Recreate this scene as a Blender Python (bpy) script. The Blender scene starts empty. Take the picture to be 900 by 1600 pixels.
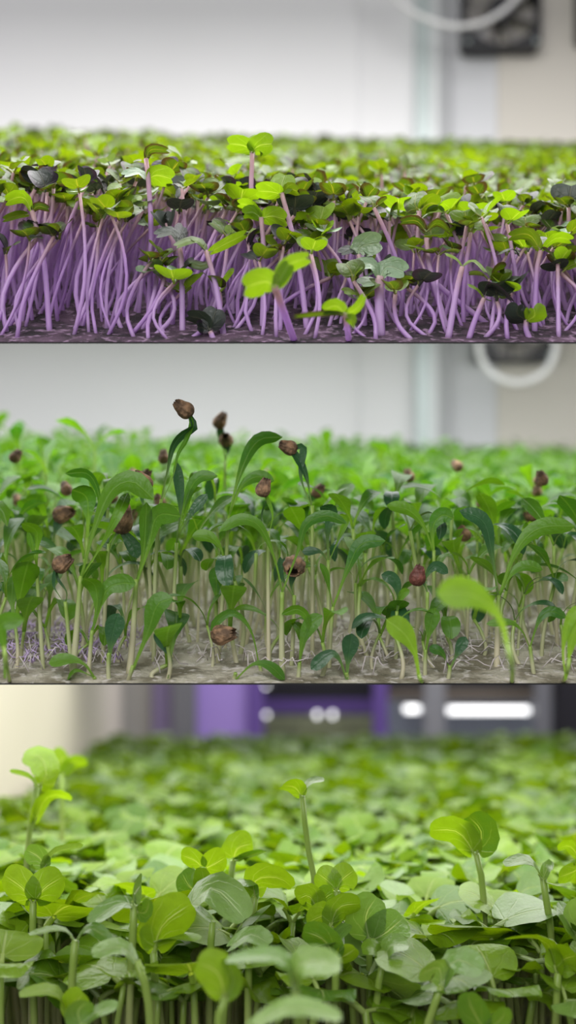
import bpy, math, random
import numpy as np
from mathutils import Vector, Matrix, Euler
random.seed(7); np.random.seed(7)
F = 1680.0; CZ = 1.30
C = bpy.context.scene.collection
sc = bpy.context.scene

def P(px, py, d):
    return Vector(((px-450)/F*d, d, CZ+(800-py)/F*d))
def R(a, b): return random.uniform(a, b)

# ------------------------------------------------------------- tagging
def tag(o, label=None, cat=None, group=None, kind=None):
    if label: o['label'] = label
    if cat: o['category'] = cat
    if group: o['group'] = group
    if kind: o['kind'] = kind
    return o
def empty(name, loc, label=None, cat=None, group=None):
    o = bpy.data.objects.new(name, None); C.objects.link(o)
    o.location = loc; o.empty_display_size = .01
    return tag(o, label, cat, group)
def link(name, me, parent=None):
    o = bpy.data.objects.new(name, me); C.objects.link(o)
    if parent: o.parent = parent
    return o
def mesh(name, v, f, mat, uv=None, smooth=True):
    me = bpy.data.meshes.new(name)
    me.from_pydata([tuple(p) for p in v], [], f)
    if uv is not None:
        l = me.uv_layers.new(name='UVMap')
        li = np.empty(len(me.loops), dtype=np.int32); me.loops.foreach_get('vertex_index', li)
        l.data.foreach_set('uv', np.asarray(uv, dtype=np.float32)[li].ravel())
    if smooth: me.polygons.foreach_set('use_smooth', [True]*len(me.polygons))
    me.materials.append(mat); me.update()
    return me

# ------------------------------------------------------------- materials
class NT:
    def __init__(s, name):
        s.m = bpy.data.materials.new(name); s.m.use_nodes = True
        s.t = s.m.node_tree; s.t.nodes.clear()
        s.out = s.n('ShaderNodeOutputMaterial')
    def n(s, typ, **kw):
        x = s.t.nodes.new(typ)
        for k, v in kw.items(): setattr(x, k, v)
        return x
    def l(s, a, b): s.t.links.new(a, b)
    def math(s, op, a, b=None, c=None):
        x = s.n('ShaderNodeMath', operation=op)
        for i, v in enumerate((a, b, c)):
            if v is None: continue
            if isinstance(v, (int, float)): x.inputs[i].default_value = v
            else: s.l(v, x.inputs[i])
        return x.outputs[0]
    def ss(s, v, a, b):
        x = s.n('ShaderNodeMapRange', interpolation_type='SMOOTHSTEP')
        s.l(v, x.inputs[0]); x.inputs[1].default_value = a; x.inputs[2].default_value = b
        return x.outputs[0]
    def mix(s, f, a, b, mode='MIX'):
        x = s.n('ShaderNodeMix', data_type='RGBA', blend_type=mode)
        for i, v in ((0, f), (6, a), (7, b)):
            if isinstance(v, (int, float)): x.inputs[i].default_value = v
            elif isinstance(v, tuple): x.inputs[i].default_value = (*v, 1)
            else: s.l(v, x.inputs[i])
        return x.outputs[2]
    def noise(s, scale, vec=None, det=2):
        x = s.n('ShaderNodeTexNoise'); x.inputs['Scale'].default_value = scale
        x.inputs['Detail'].default_value = det
        if vec is not None: s.l(vec, x.inputs['Vector'])
        return x.outputs[0]

def simple(name, col, rough=.6, metal=0, emit=None, es=0, spec=.5, noise=0, nscale=20, bump=0):
    t = NT(name); b = t.n('ShaderNodeBsdfPrincipled')
    b.inputs['Base Color'].default_value = (*col, 1)
    b.inputs['Roughness'].default_value = rough; b.inputs['Metallic'].default_value = metal
    b.inputs['Specular IOR Level'].default_value = spec
    tc = t.n('ShaderNodeTexCoord')
    if noise or bump:
        n = t.noise(nscale, tc.outputs['Object'], 4)
        c2 = tuple(max(0, c*(1-noise)) for c in col)
        t.l(t.mix(t.ss(n, .35, .65), c2, col), b.inputs['Base Color'])
        if bump:
            bp = t.n('ShaderNodeBump'); bp.inputs['Strength'].default_value = bump
            bp.inputs['Distance'].default_value = .002
            t.l(n, bp.inputs['Height']); t.l(bp.outputs[0], b.inputs['Normal'])
    if emit:
        b.inputs['Emission Color'].default_value = (*emit, 1); b.inputs['Emission Strength'].default_value = es
    t.l(b.outputs[0], t.out.inputs[0])
    return t.m

def leaf_mat(name, ca, cb, vein, stuff=False, heart=True, rough=.42, trans=.45, tcol=None, sheen=.5, edge=None):
    """ca..cb: per-plant range of colours; vein colour; translucent sheet."""
    t = NT(name)
    if stuff:
        a = t.n('ShaderNodeAttribute', attribute_name='rnd'); rnd = a.outputs['Fac']
    else:
        rnd = t.n('ShaderNodeObjectInfo').outputs['Random']
    uv = t.n('ShaderNodeUVMap', uv_map='UVMap')
    sp = t.n('ShaderNodeSeparateXYZ'); t.l(uv.outputs[0], sp.inputs[0])
    u, v = sp.outputs[0], sp.outputs[1]
    base = t.mix(rnd, ca, cb)
    tc = t.n('ShaderNodeTexCoord')
    nz = t.noise(350 if not stuff else 200, tc.outputs['Object'], 3)
    base = t.mix(t.math('MULTIPLY', t.ss(nz, .3, .75), .35), base, tuple(c*.6 for c in ca))
    if edge:
        rr = t.math('POWER', t.math('ADD', t.math('POWER', u, 2.0), t.math('POWER', t.math('SUBTRACT', v, .45), 2.0)), .5)
        base = t.mix(t.math('MULTIPLY', t.ss(rr, .38, .62), t.ss(rnd, .2, .9)), base, edge)
    au = t.math('ABSOLUTE', u)
    if heart:
        mid = t.math('SUBTRACT', 1.0, t.ss(au, .008, .035))
        th = t.math('ARCTAN2', au, t.math('ADD', v, .02))
        r = t.math('POWER', t.math('ADD', t.math('MULTIPLY', u, u), t.math('MULTIPLY', v, v)), .5)
        k = t.math('PINGPONG', t.math('ADD', t.math('MULTIPLY', th, 1.0), t.math('MULTIPLY', nz, .25)), .30)
        side = t.math('SUBTRACT', 1.0, t.ss(t.math('MULTIPLY', t.math('SUBTRACT', .30, k), r), .004, .022))
        side = t.math('MULTIPLY', side, .28)
        vn = t.math('MAXIMUM', mid, side)
        vn = t.math('MULTIPLY', vn, t.math('SUBTRACT', 1.0, t.ss(r, .55, .95)))
    else:
        vn = t.math('MULTIPLY', t.math('SUBTRACT', 1.0, t.ss(au, .01, .05)), .5)
        # petiole paler towards the node
        base = t.mix(t.math('SUBTRACT', 1.0, t.ss(v, .1, .6)), base, tuple(min(1, c*1.0+d) for c, d in zip(cb, (.12, .16, .02))))
    vn = t.math('MULTIPLY', vn, .55)
    col = t.mix(vn, base, vein)
    b = t.n('ShaderNodeBsdfPrincipled'); t.l(col, b.inputs['Base Color'])
    b.inputs['Roughness'].default_value = rough
    b.inputs['Specular IOR Level'].default_value = sheen
    bp = t.n('ShaderNodeBump'); bp.inputs['Strength'].default_value = .6; bp.inputs['Distance'].default_value = .0006
    n2 = t.noise(900, tc.outputs['Object'], 2)
    t.l(t.math('ADD', t.math('MULTIPLY', vn, -1.2), t.math('MULTIPLY', n2, .5)), bp.inputs['Height'])
    t.l(bp.outputs[0], b.inputs['Normal'])
    tr = t.n('ShaderNodeBsdfTranslucent')
    t.l(t.mix(1.0, col, tcol or (1.6, 1.5, .5), 'MULTIPLY'), tr.inputs[0])
    mx = t.n('ShaderNodeMixShader'); mx.inputs[0].default_value = trans
    t.l(b.outputs[0], mx.inputs[1]); t.l(tr.outputs[0], mx.inputs[2])
    t.l(mx.outputs[0], t.out.inputs[0])
    return t.m

def stem_mat(name, low, high, stuff=False, alt=None, rough=.4, p0=.3, p1=1.0, trans=.25):
    t = NT(name)
    rnd = t.n('ShaderNodeAttribute', attribute_name='rnd').outputs['Fac'] if stuff else t.n('ShaderNodeObjectInfo').outputs['Random']
    uv = t.n('ShaderNodeUVMap', uv_map='UVMap')
    sp = t.n('ShaderNodeSeparateXYZ'); t.l(uv.outputs[0], sp.inputs[0])
    lo = t.mix(rnd, low, alt or low)
    col = t.mix(t.ss(sp.outputs[1], p0, p1), lo, high)
    b = t.n('ShaderNodeBsdfPrincipled'); t.l(col, b.inputs['Base Color']); b.inputs['Roughness'].default_value = rough
    tr = t.n('ShaderNodeBsdfTranslucent'); t.l(col, tr.inputs[0])
    mx = t.n('ShaderNodeMixShader'); mx.inputs[0].default_value = trans
    t.l(b.outputs[0], mx.inputs[1]); t.l(tr.outputs[0], mx.inputs[2]); t.l(mx.outputs[0], t.out.inputs[0])
    return t.m

def ground_mat(name, c1, c2, c3, sc1=120):
    t = NT(name); tc = t.n('ShaderNodeTexCoord')
    n = t.noise(sc1, tc.outputs['Object'], 6); m = t.noise(sc1*3.3, tc.outputs['Object'], 4)
    col = t.mix(t.ss(n, .4, .6), c1, c2); col = t.mix(t.ss(m, .52, .68), col, c3)
    b = t.n('ShaderNodeBsdfPrincipled'); t.l(col, b.inputs['Base Color']); b.inputs['Roughness'].default_value = .95
    bp = t.n('ShaderNodeBump'); bp.inputs['Distance'].default_value = .002; bp.inputs['Strength'].default_value = 1
    t.l(m, bp.inputs['Height']); t.l(bp.outputs[0], b.inputs['Normal']); t.l(b.outputs[0], t.out.inputs[0])
    return t.m

M = {}
for s in (False, True):
    q = '_s' if s else ''
    M['cab'+q] = leaf_mat('cabbage_leaf'+q, (.14, .245, .010), (.03, .075, .018), (.40, .40, .14), s, True, .36, .42, (1.6, 1.4, .2), .5, edge=(.045, .03, .035))
    M['cor'+q] = leaf_mat('coriander_leaf'+q, (.115, .27, .012), (.03, .13, .014), (.22, .40, .08), s, False, .40, .40, (1.7, 1.6, .4), .5)
    M['rad'+q] = leaf_mat('radish_leaf'+q, (.20, .34, .012), (.06, .155, .014), (.45, .55, .20), s, True, .30, .36, (1.3, 1.2, .12), .42)
    M['cabst'+q] = stem_mat('purple_stem'+q, (.78, .56, .88), (.64, .44, .46), s, (.62, .38, .76), .4, .55, 1.0, .45)
    M['corst'+q] = stem_mat('pale_stem'+q, (.68, .63, .44), (.30, .46, .08), s, (.52, .56, .30), .35, .35, 1.0)
    M['radst'+q] = stem_mat('green_white_stem'+q, (.52, .50, .28), (.24, .36, .06), s, (.34, .38, .14), .4, .3, 1.0)
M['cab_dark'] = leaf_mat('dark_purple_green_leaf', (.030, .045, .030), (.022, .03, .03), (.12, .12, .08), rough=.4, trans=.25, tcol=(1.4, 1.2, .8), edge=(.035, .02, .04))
M['cab_pale'] = leaf_mat('pale_sheen_leaf', (.17, .27, .14), (.15, .26, .14), (.4, .5, .3), rough=.33, trans=.25, sheen=.9)  # pale base colour stands in for lamp sheen on the leaf tops
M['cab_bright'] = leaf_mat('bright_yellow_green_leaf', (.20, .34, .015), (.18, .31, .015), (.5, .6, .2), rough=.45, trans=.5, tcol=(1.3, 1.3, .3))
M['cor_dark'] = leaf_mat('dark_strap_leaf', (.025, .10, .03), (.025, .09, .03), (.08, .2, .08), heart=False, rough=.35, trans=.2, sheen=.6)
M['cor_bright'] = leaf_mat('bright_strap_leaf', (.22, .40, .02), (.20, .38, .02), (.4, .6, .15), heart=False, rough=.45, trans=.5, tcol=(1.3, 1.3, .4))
M['rad_pale'] = leaf_mat('pale_round_leaf', (.17, .29, .055), (.12, .24, .04), (.5, .6, .3), rough=.32, trans=.3, sheen=.9)  # paler base colour imitates sheen on upper leaf faces
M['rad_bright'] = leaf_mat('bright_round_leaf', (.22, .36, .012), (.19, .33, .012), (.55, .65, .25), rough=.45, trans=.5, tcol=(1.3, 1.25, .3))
M['hull'] = simple('seed_hull_brown', (.34, .20, .105), .75, noise=.7, nscale=500, bump=.6)
M['hull_red'] = simple('seed_hull_red', (.22, .07, .05), .6, noise=.5, nscale=500, bump=.5)
M['hull_in'] = simple('hull_inside_dark', (.05, .03, .02), .8)
M['soil1'] = ground_mat('dark_soil', (.018, .012, .016), (.08, .045, .075), (.26, .17, .26), 140)  # purple tint stands in for light glowing through the stems
M['soil2'] = ground_mat('pale_root_mat', (.17, .15, .10), (.42, .39, .31), (.56, .52, .48), 110)
M['soil3'] = ground_mat('dark_brown_soil', (.045, .05, .02), (.10, .09, .05), (.2, .18, .1), 120)  # dark brown base colours
M['tray'] = simple('black_plastic', (.012, .012, .012), .7)
M['root'] = simple('white_root', (.62, .56, .56), .7)
M['root_p'] = simple('lilac_root', (.55, .42, .68), .7)

# ------------------------------------------------------------- leaf shapes
def interp(xs, ys, x): return float(np.interp(x, xs, ys))
TH = [0, 10, 22, 38, 58, 80, 100, 118]
RR = [.80, .88, .98, 1.0, .88, .66, .42, .26]
def heart_template(nr, nt, notch=1.0):
    """unit leaf: x across, y along, base at 0, about 1 long and 1.3 wide"""
    v = [(0., 0.)]; f = []
    ths = [math.radians(-118+236*i/(nt-1)) for i in range(nt)]
    for k in range(1, nr+1):
        rho = k/nr
        for th in ths:
            r = interp(TH, RR, abs(math.degrees(th)))
            if abs(math.degrees(th)) < 22: r = r+(1-notch)*(.98-r)
            rr = r*rho
            v.append((math.sin(th)*rr, math.cos(th)*rr))
    for i in range(nt-1): f.append((0, 1+i+1, 1+i))
    for k in range(nr-1):
        a = 1+k*nt; b = a+nt
        for i in range(nt-1): f.append((a+i, a+i+1, b+i+1, b+i))
    return np.array(v), f
US = [0, .15, .35, .5, .65, .78, .88, .95, 1.0]
WS = [.16, .15, .22, .52, .86, 1.0, .90, .60, .06]
def strap_template(nu, nv):
    v = []; f = []
    for i in range(nu+1):
        u = i/nu; w = interp(US, WS, u)
        for j in range(nv+1):
            v.append(((j/nv*2-1)*w*.5, u))
    for i in range(nu):
        for j in range(nv):
            a = i*(nv+1)+j; f.append((a, a+1, a+nv+2, a+nv+1))
    return np.array(v), f
HEART_HI = heart_template(6, 23); HEART_LO = heart_template(2, 9)
HEART_SOFT = heart_template(6, 23, .35)
STRAP_HI = strap_template(18, 6); STRAP_LO = strap_template(6, 2)

def catmull(pts, n):
    pts = [Vector(p) for p in pts]
    if len(pts) == 2: pts = [pts[0], (pts[0]+pts[1])/2, pts[1]]
    e = [pts[0]*2-pts[1]]+pts+[pts[-1]*2-pts[-2]]
    out = []
    segs = len(pts)-1
    for i in range(n+1):
        t = i/n*segs; k = min(int(t), segs-1); t -= k
        p0, p1, p2, p3 = e[k:k+4]
        out.append(.5*((2*p1)+(-p0+p2)*t+(2*p0-5*p1+4*p2-p3)*t*t+(-p0+3*p1-3*p2+p3)*t**3))
    # resample by arc length
    L = [0]
    for a, b in zip(out, out[1:]): L.append(L[-1]+(b-a).length)
    A = np.array([tuple(p) for p in out]); ts = np.linspace(0, L[-1], n+1)
    return [Vector([float(np.interp(s, L, A[:, c])) for c in range(3)]) for s in ts], L[-1]

def path_leaf(path, width, hint, tmpl, mat, pet=.0, cup=.12, wave=.0, twist=0, name='leaf'):
    """bends the flat leaf along a 3-D path; hint = rough direction of its upper face"""
    N = 24; pts, L = catmull(path, N)
    hint = Vector(hint).normalized()
    fr = []; up = hint
    for i in range(N+1):
        T = (pts[min(i+1, N)]-pts[max(i-1, 0)]).normalized()
        if i == 0: up = hint
        S = T.cross(up)
        if S.length < 1e-4: S = T.orthogonal()
        S.normalize(); Nn = S.cross(T).normalized(); up = Nn
        if twist:
            q = Matrix.Rotation(twist*(i/N), 3, T); S2 = q @ S; N2 = q @ Nn
        else: S2, N2 = S, Nn
        fr.append((pts[i], T, S2, N2))
    V2, faces = tmpl
    heart = (tmpl[0][0][1] == 0 and len(tmpl[0]) in (len(HEART_HI[0]), len(HEART_LO[0]))) 
    verts = []; ph = R(0, 6)
    for x, y in V2:
        yy = pet+(1-pet)*y if heart else y
        xx = x*width/1.3 if heart else x*width
        g = yy*N; k = max(0, min(int(g), N-1)); t = g-k
        a, b = fr[k], fr[k+1]
        c = a[0].lerp(b[0], t); S = a[2].lerp(b[2], t); Nn = a[3].lerp(b[3], t)
        z = cup*width*((abs(x)/.65)**1.5 if heart else (abs(x)*2)**2)*.5
        z += wave*width*math.sin(y*9+ph)*(abs(x))*(1 if x > 0 else -1)
        verts.append(c+S*xx+Nn*z)
    uv = [(x, y) for x, y in V2]
    faces = list(faces)
    if heart and pet > 0:   # petiole: thin half-round strip
        n0 = len(verts); m = 6; pw = min(width*.045, .0008)
        for i in range(m+1):
            g = i/m*pet*N*1.15; k = min(int(g), N-1); t = g-k
            a, b = fr[k], fr[k+1]; c = a[0].lerp(b[0], t); S = a[2].lerp(b[2], t); Nn = a[3].lerp(b[3], t)
            for q in range(5):
                an = 2*math.pi*q/5
                verts.append(c+S*math.cos(an)*pw+Nn*(math.sin(an)*pw-pw*.6)); uv.append((.0, .05))
        for i in range(m):
            for q in range(5):
                a = n0+i*5+q; b = n0+i*5+(q+1) % 5
                faces.append((a, b, b+5, a+5))
    return mesh(name, verts, faces, mat, uv)

def tube(pts, radii, sides=7, cap=True):
    v = []; f = []; uv = []
    n = len(pts); ref = Vector((1, .13, .02))
    for i, p in enumerate(pts):
        T = (pts[min(i+1, n-1)]-pts[max(i-1, 0)]).normalized()
        S = T.cross(ref).normalized(); U = S.cross(T)
        for q in range(sides):
            a = 2*math.pi*q/sides
            v.append(p+(S*math.cos(a)+U*math.sin(a))*radii[i]); uv.append((q/sides, i/(n-1)))
    for i in range(n-1):
        for q in range(sides):
            a = i*sides+q; b = i*sides+(q+1) % sides
            f.append((a, b, b+sides, a+sides))
    if cap: f.append(tuple(range(sides))[::-1]); f.append(tuple(range((n-1)*sides, n*sides)))
    return v, f, uv
def stem_mesh(path, r0, r1, mat, n=12, sides=7):
    pts, L = catmull(path, n)
    v, f, uv = tube(pts, [r0+(r1-r0)*(i/n) for i in range(n+1)], sides)
    return mesh('stem', v, f, mat, uv)

def hull_mesh(size, mat, jag=.45):
    """ribbed seed hull: ovoid with ridges, torn open at one end"""
    v = []; f = []; nu, nv = 30, 12; rn = [R(.6, 1) for _ in range(nu)]
    for j in range(nv+1):
        t = j/nv
        for i in range(nu):
            a = 2*math.pi*i/nu
            rr = math.sin(math.pi*(.06+.80*t))**.75
            rr *= 1+.20*abs(math.cos(a*4.5+t*1.6))-.12+.05*rn[i]
            z = -math.cos(math.pi*(.06+.80*t))*1.05
            z *= 1.02
            if j >= nv-1: z += jag*rn[i]*(j-nv+2); rr *= 1-.12*(j-nv+1)
            v.append((rr*math.cos(a)*size/2, rr*math.sin(a)*size/2*.9, z*size/2))
    for j in range(nv):
        for i in range(nu):
            a = j*nu+i; b = j*nu+(i+1) % nu
            f.append((a, b, b+nu, a+nu))
    f.append(tuple(range(nu))[::-1])
    # inner lining seen through the torn end
    k = len(v)
    for i in range(nu):
        a = 2*math.pi*i/nu; v.append((math.cos(a)*size*.30, math.sin(a)*size*.27, size*.30))
    for i in range(nu):
        a = nv*nu+i; b = nv*nu+(i+1) % nu
        f.append((a, b, k+(i+1) % nu, k+i))
    f.append(tuple(range(k, k+nu)))
    me = mesh('seed_hull', v, f, mat)
    me.materials.append(M['hull_in']); me.polygons[len(f)-1].material_index = 1
    return me

# ------------------------------------------------------------- the three tray planes
TRAYS = {
 'A': dict(H=197., G=.0470, d0=.235, d1=1.10, edge=533.6),
 'B': dict(H=677., G=.0544, d0=.235, d1=1.10, edge=1066.6),
 'C': dict(H=1100., G=.1006, d0=.170, d1=1.55, edge=None)}
def gz(k, d):
    t = TRAYS[k]; return CZ+d*(800-t['H'])/F-t['G']
def build_tray(k, label, matk, medium, mlabel):
    t = TRAYS[k]; d0, d1 = t['d0'], t['d1']
    root = empty('grow_tray', (0, d0, gz(k, d0)), label, 'tray')
    W = .62 if k != 'C' else .75
    xl = (lambda d: -W) if k != 'C' else (lambda d: max(-W, wall_x(d)+.004))
    sl = (800-t['H'])/F
    # black sheet with an upstand at sides and back, 0.25 mm lip at the front
    v = []; f = []
    o = Vector((0, d0, gz(k, d0)))
    th0 = .00025; th = .003
    ds = [d0, d0+.01, d1]
    for d, h in zip(ds, (th0, .0012, th)):
        z = gz(k, d)-.0003
        for x in (xl(d), W):
            v.append(Vector((x, d, z))-o); v.append(Vector((x, d, z-h))-o)
    for i in range(2):
        a = i*4
        f += [(a, a+2, a+6, a+4), (a+1, a+5, a+7, a+3), (a, a+4, a+5, a+1), (a+2, a+3, a+7, a+6)]
    f += [(0, 1, 3, 2), (8, 10, 11, 9)]
    link('base_sheet', mesh('base_sheet', v, f, M['tray'], smooth=False), root)
    # growing medium: bumpy surface
    nx, ny = 170, 150; v = []; f = []
    from mathutils import noise as mn
    for j in range(ny+1):
        s = (j/ny)**1.6; d = d0+(d1-d0)*s
        for i in range(nx+1):
            x = xl(d)+(W-xl(d))*i/nx
            amp = min(1, (d-d0)/.02)
            h = (.5+mn.noise(Vector((x*90, d*90, 3))))*.0035*amp+abs(mn.noise(Vector((x*300, d*300, 9))))*.002*amp
            v.append(Vector((x, d, gz(k, d)+h-.0002))-o)
    for j in range(ny):
        for i in range(nx):
            a = j*(nx+1)+i; f.append((a, a+1, a+nx+2, a+nx+1))
    g = link(medium, mesh(medium, v, f, M[matk]), root); g['label'] = mlabel
    return root

def wall_x(d):   # the slanting cream wall beside the lowest tray
    return -.152+(d-.567)*(-.241+.152)/(1.35-.567)

build_tray('A', 'top sloping grow tray carrying the purple-stemmed seedlings', 'soil1', 'growing_medium', 'dark crumbly soil')
build_tray('B', 'middle grow tray with pale root mat carrying long-leaved seedlings', 'soil2', 'growing_medium', 'pale whitish root mat')
build_tray('C', 'lowest grow tray carrying the round-leaved green seedlings', 'soil3', 'growing_medium', 'dark brown soil')

# ------------------------------------------------------------- hero plants
KEEP = []    # places of the outstanding plants' leaves: crowd plants in front of them stay shorter
ROOTS = []   # (tray, x, d) of everything standing, for spacing
def hero(k, name, d, stem, leaves, label, mats, hulls=(), r=(.0007, .00055), dbase=None):
    """stem: pixel points from foot to node; leaves: (path px, width px, hint, matkey, opts)"""
    db = max(dbase or d, TRAYS[k]['d0']+.003)
    top = [P(x, y, d) for x, y in stem[1:]]
    foot = P(stem[0][0], stem[0][1], db); foot.z = gz(k, db)-.0005
    root = empty(name, foot, label, 'seedling')
    ROOTS.append((k, foot.x, db))
    # keep the stem from dipping below its own foot
    top = [p for p in top if p.z > foot.z+.001] or [Vector((top[-1].x, top[-1].y, foot.z+.002))]
    if k == 'B': r = (r[0]*.85, min(r[1]*.7, .00048))
    sm = stem_mesh([Vector((0, 0, 0))]+[p-foot for p in top], r[0], r[1], mats[1])
    link('stem', sm, root)
    for lf in leaves:
        path, w, hint = lf[0], lf[1], lf[2]
        if k == 'C' and hint[1] < 0 and hint[2] >= .7: hint = (hint[0], hint[1]*.2, 1)
        mk = lf[3] if len(lf) > 3 and lf[3] else None
        op = lf[4] if len(lf) > 4 else {}
        path = list(path)
        mx_ = sum(q[0] for q in path[1:])/len(path[1:]); my_ = sum(q[1] for q in path[1:])/len(path[1:])
        KEEP.append((k, mx_, my_, d, max(abs(path[-1][0]-path[0][0])*.5, lf[1]*.5, 10)))
        for hh in hulls:
            e = path[-1]
            if math.hypot(hh[0]-e[0], hh[1]-e[1]) < 26 and len(path) > 2: path.append((hh[0]*.8+e[0]*.2, hh[1]*.8+e[1]*.2)); break
        pts = []
        for q in path:
            dd = q[2]*.001 if len(q) > 2 else 0
            pts.append(P(q[0], q[1], d+dd)-foot)
        tm = op.get('t', mats[2]); w = w*(.86 if k == 'B' else 1)
        me = path_leaf(pts, w/F*d, hint, tm, M[mk] if mk else mats[0], op.get('pet', .12 if tm is not STRAP_HI else 0), op.get('cup', .14), op.get('wave', .0), op.get('twist', 0))
        link('leaf', me, root)
    for (x, y, s, rot, mk) in hulls:
        o = link('seed_hull', hull_mesh(s/F*d, M[mk]), root)
        o.location = P(x, y, d)-foot; o.rotation_euler = rot
    return root
UP = (0, -.35, 1); CAM = (0, -1, .25); BACK = (0, .8, 1); LU = (-.7, -.5, .7); RU = (.7, -.5, .7)

mA = (M['cab'], M['cabst'], HEART_HI); mB = (M['cor'], M['corst'], STRAP_HI); mC = (M['rad'], M['radst'], HEART_SOFT)
nA, nB, nC = 'cabbage_seedling', 'coriander_seedling', 'radish_seedling'
# --- top tray
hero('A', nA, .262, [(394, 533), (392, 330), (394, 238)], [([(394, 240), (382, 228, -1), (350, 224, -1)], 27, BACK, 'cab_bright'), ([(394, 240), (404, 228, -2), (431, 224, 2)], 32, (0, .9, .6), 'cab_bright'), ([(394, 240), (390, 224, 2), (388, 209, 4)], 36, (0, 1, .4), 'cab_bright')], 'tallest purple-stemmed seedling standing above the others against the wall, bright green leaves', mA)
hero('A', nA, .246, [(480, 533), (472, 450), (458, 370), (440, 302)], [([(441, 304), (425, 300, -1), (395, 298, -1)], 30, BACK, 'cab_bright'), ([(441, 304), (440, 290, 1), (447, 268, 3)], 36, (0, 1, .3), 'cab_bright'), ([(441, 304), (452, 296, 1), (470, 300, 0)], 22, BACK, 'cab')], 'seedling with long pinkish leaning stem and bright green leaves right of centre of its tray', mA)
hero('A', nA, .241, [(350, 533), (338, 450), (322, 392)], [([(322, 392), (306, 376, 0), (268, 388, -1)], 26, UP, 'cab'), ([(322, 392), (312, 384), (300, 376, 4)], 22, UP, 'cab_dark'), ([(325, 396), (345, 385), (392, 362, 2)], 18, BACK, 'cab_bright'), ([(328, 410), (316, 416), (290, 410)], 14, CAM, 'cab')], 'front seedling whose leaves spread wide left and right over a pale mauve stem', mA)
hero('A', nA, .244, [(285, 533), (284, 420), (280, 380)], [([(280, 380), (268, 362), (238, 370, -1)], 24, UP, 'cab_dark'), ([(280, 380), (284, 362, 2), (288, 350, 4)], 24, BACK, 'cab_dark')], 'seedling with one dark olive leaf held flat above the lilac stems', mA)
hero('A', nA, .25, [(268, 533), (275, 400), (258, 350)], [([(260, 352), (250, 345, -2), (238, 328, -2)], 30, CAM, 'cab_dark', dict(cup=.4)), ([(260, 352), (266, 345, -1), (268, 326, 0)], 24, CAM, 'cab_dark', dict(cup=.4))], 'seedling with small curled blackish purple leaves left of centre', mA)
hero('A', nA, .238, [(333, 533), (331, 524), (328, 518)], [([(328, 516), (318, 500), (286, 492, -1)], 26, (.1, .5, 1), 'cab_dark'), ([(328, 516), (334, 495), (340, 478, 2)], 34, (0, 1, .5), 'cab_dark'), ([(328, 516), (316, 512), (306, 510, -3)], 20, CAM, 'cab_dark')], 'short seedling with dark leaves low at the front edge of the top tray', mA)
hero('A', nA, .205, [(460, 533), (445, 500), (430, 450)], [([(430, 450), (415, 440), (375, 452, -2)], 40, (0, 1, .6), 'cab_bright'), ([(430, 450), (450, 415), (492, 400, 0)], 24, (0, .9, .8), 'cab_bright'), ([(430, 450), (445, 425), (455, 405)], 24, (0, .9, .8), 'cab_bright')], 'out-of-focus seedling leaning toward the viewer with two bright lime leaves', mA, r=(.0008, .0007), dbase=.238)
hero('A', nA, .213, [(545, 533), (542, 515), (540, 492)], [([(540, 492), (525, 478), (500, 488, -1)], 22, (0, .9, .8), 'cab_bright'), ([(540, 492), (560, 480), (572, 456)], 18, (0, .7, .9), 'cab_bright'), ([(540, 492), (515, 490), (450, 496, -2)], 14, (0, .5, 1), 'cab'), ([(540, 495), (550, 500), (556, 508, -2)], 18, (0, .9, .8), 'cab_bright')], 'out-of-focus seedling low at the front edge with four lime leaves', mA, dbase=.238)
hero('A', nA, .248, [(570, 533), (566, 450), (560, 398)], [([(560, 400), (565, 385), (602, 378, -2)], 34, (0, -.8, 1), 'cab_pale'), ([(560, 400), (550, 390), (528, 398, -1)], 24, UP, 'cab_dark')], 'seedling with a grey-green shiny leaf coloured as if catching the lamp, near the middle of the top tray', mA)
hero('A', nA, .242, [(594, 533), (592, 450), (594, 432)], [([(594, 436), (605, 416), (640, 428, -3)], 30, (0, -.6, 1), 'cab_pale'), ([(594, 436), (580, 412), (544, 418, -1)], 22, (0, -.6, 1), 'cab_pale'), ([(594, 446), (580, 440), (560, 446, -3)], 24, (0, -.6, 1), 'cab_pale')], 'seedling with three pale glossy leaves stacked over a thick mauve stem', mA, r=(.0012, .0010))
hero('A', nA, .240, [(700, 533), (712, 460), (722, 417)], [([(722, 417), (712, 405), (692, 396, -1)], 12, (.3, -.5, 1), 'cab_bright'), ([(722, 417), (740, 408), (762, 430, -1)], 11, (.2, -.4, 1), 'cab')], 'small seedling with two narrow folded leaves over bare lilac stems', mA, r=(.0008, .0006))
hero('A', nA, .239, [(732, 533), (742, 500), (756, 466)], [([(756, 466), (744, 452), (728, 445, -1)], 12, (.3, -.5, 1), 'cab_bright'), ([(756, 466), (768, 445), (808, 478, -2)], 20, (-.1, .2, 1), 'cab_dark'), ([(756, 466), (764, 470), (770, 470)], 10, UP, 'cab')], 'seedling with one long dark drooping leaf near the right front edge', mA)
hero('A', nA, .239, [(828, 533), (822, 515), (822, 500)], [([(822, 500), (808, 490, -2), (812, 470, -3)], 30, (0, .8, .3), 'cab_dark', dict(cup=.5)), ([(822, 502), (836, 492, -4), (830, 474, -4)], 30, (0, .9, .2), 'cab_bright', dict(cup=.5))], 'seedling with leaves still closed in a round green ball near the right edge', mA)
hero('A', nA, .243, [(78, 533), (68, 400), (50, 330)], [([(50, 330), (35, 308), (2, 318, -1)], 24, (0, .4, 1), 'cab_bright'), ([(50, 330), (60, 322), (80, 328)], 14, (0, .6, 1), 'cab'), ([(46, 335), (30, 336), (0, 345, -2)], 18, (0, .4, 1), 'cab')], 'leftmost front seedling leaning left with bright leaves over the purple stems', mA)
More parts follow.
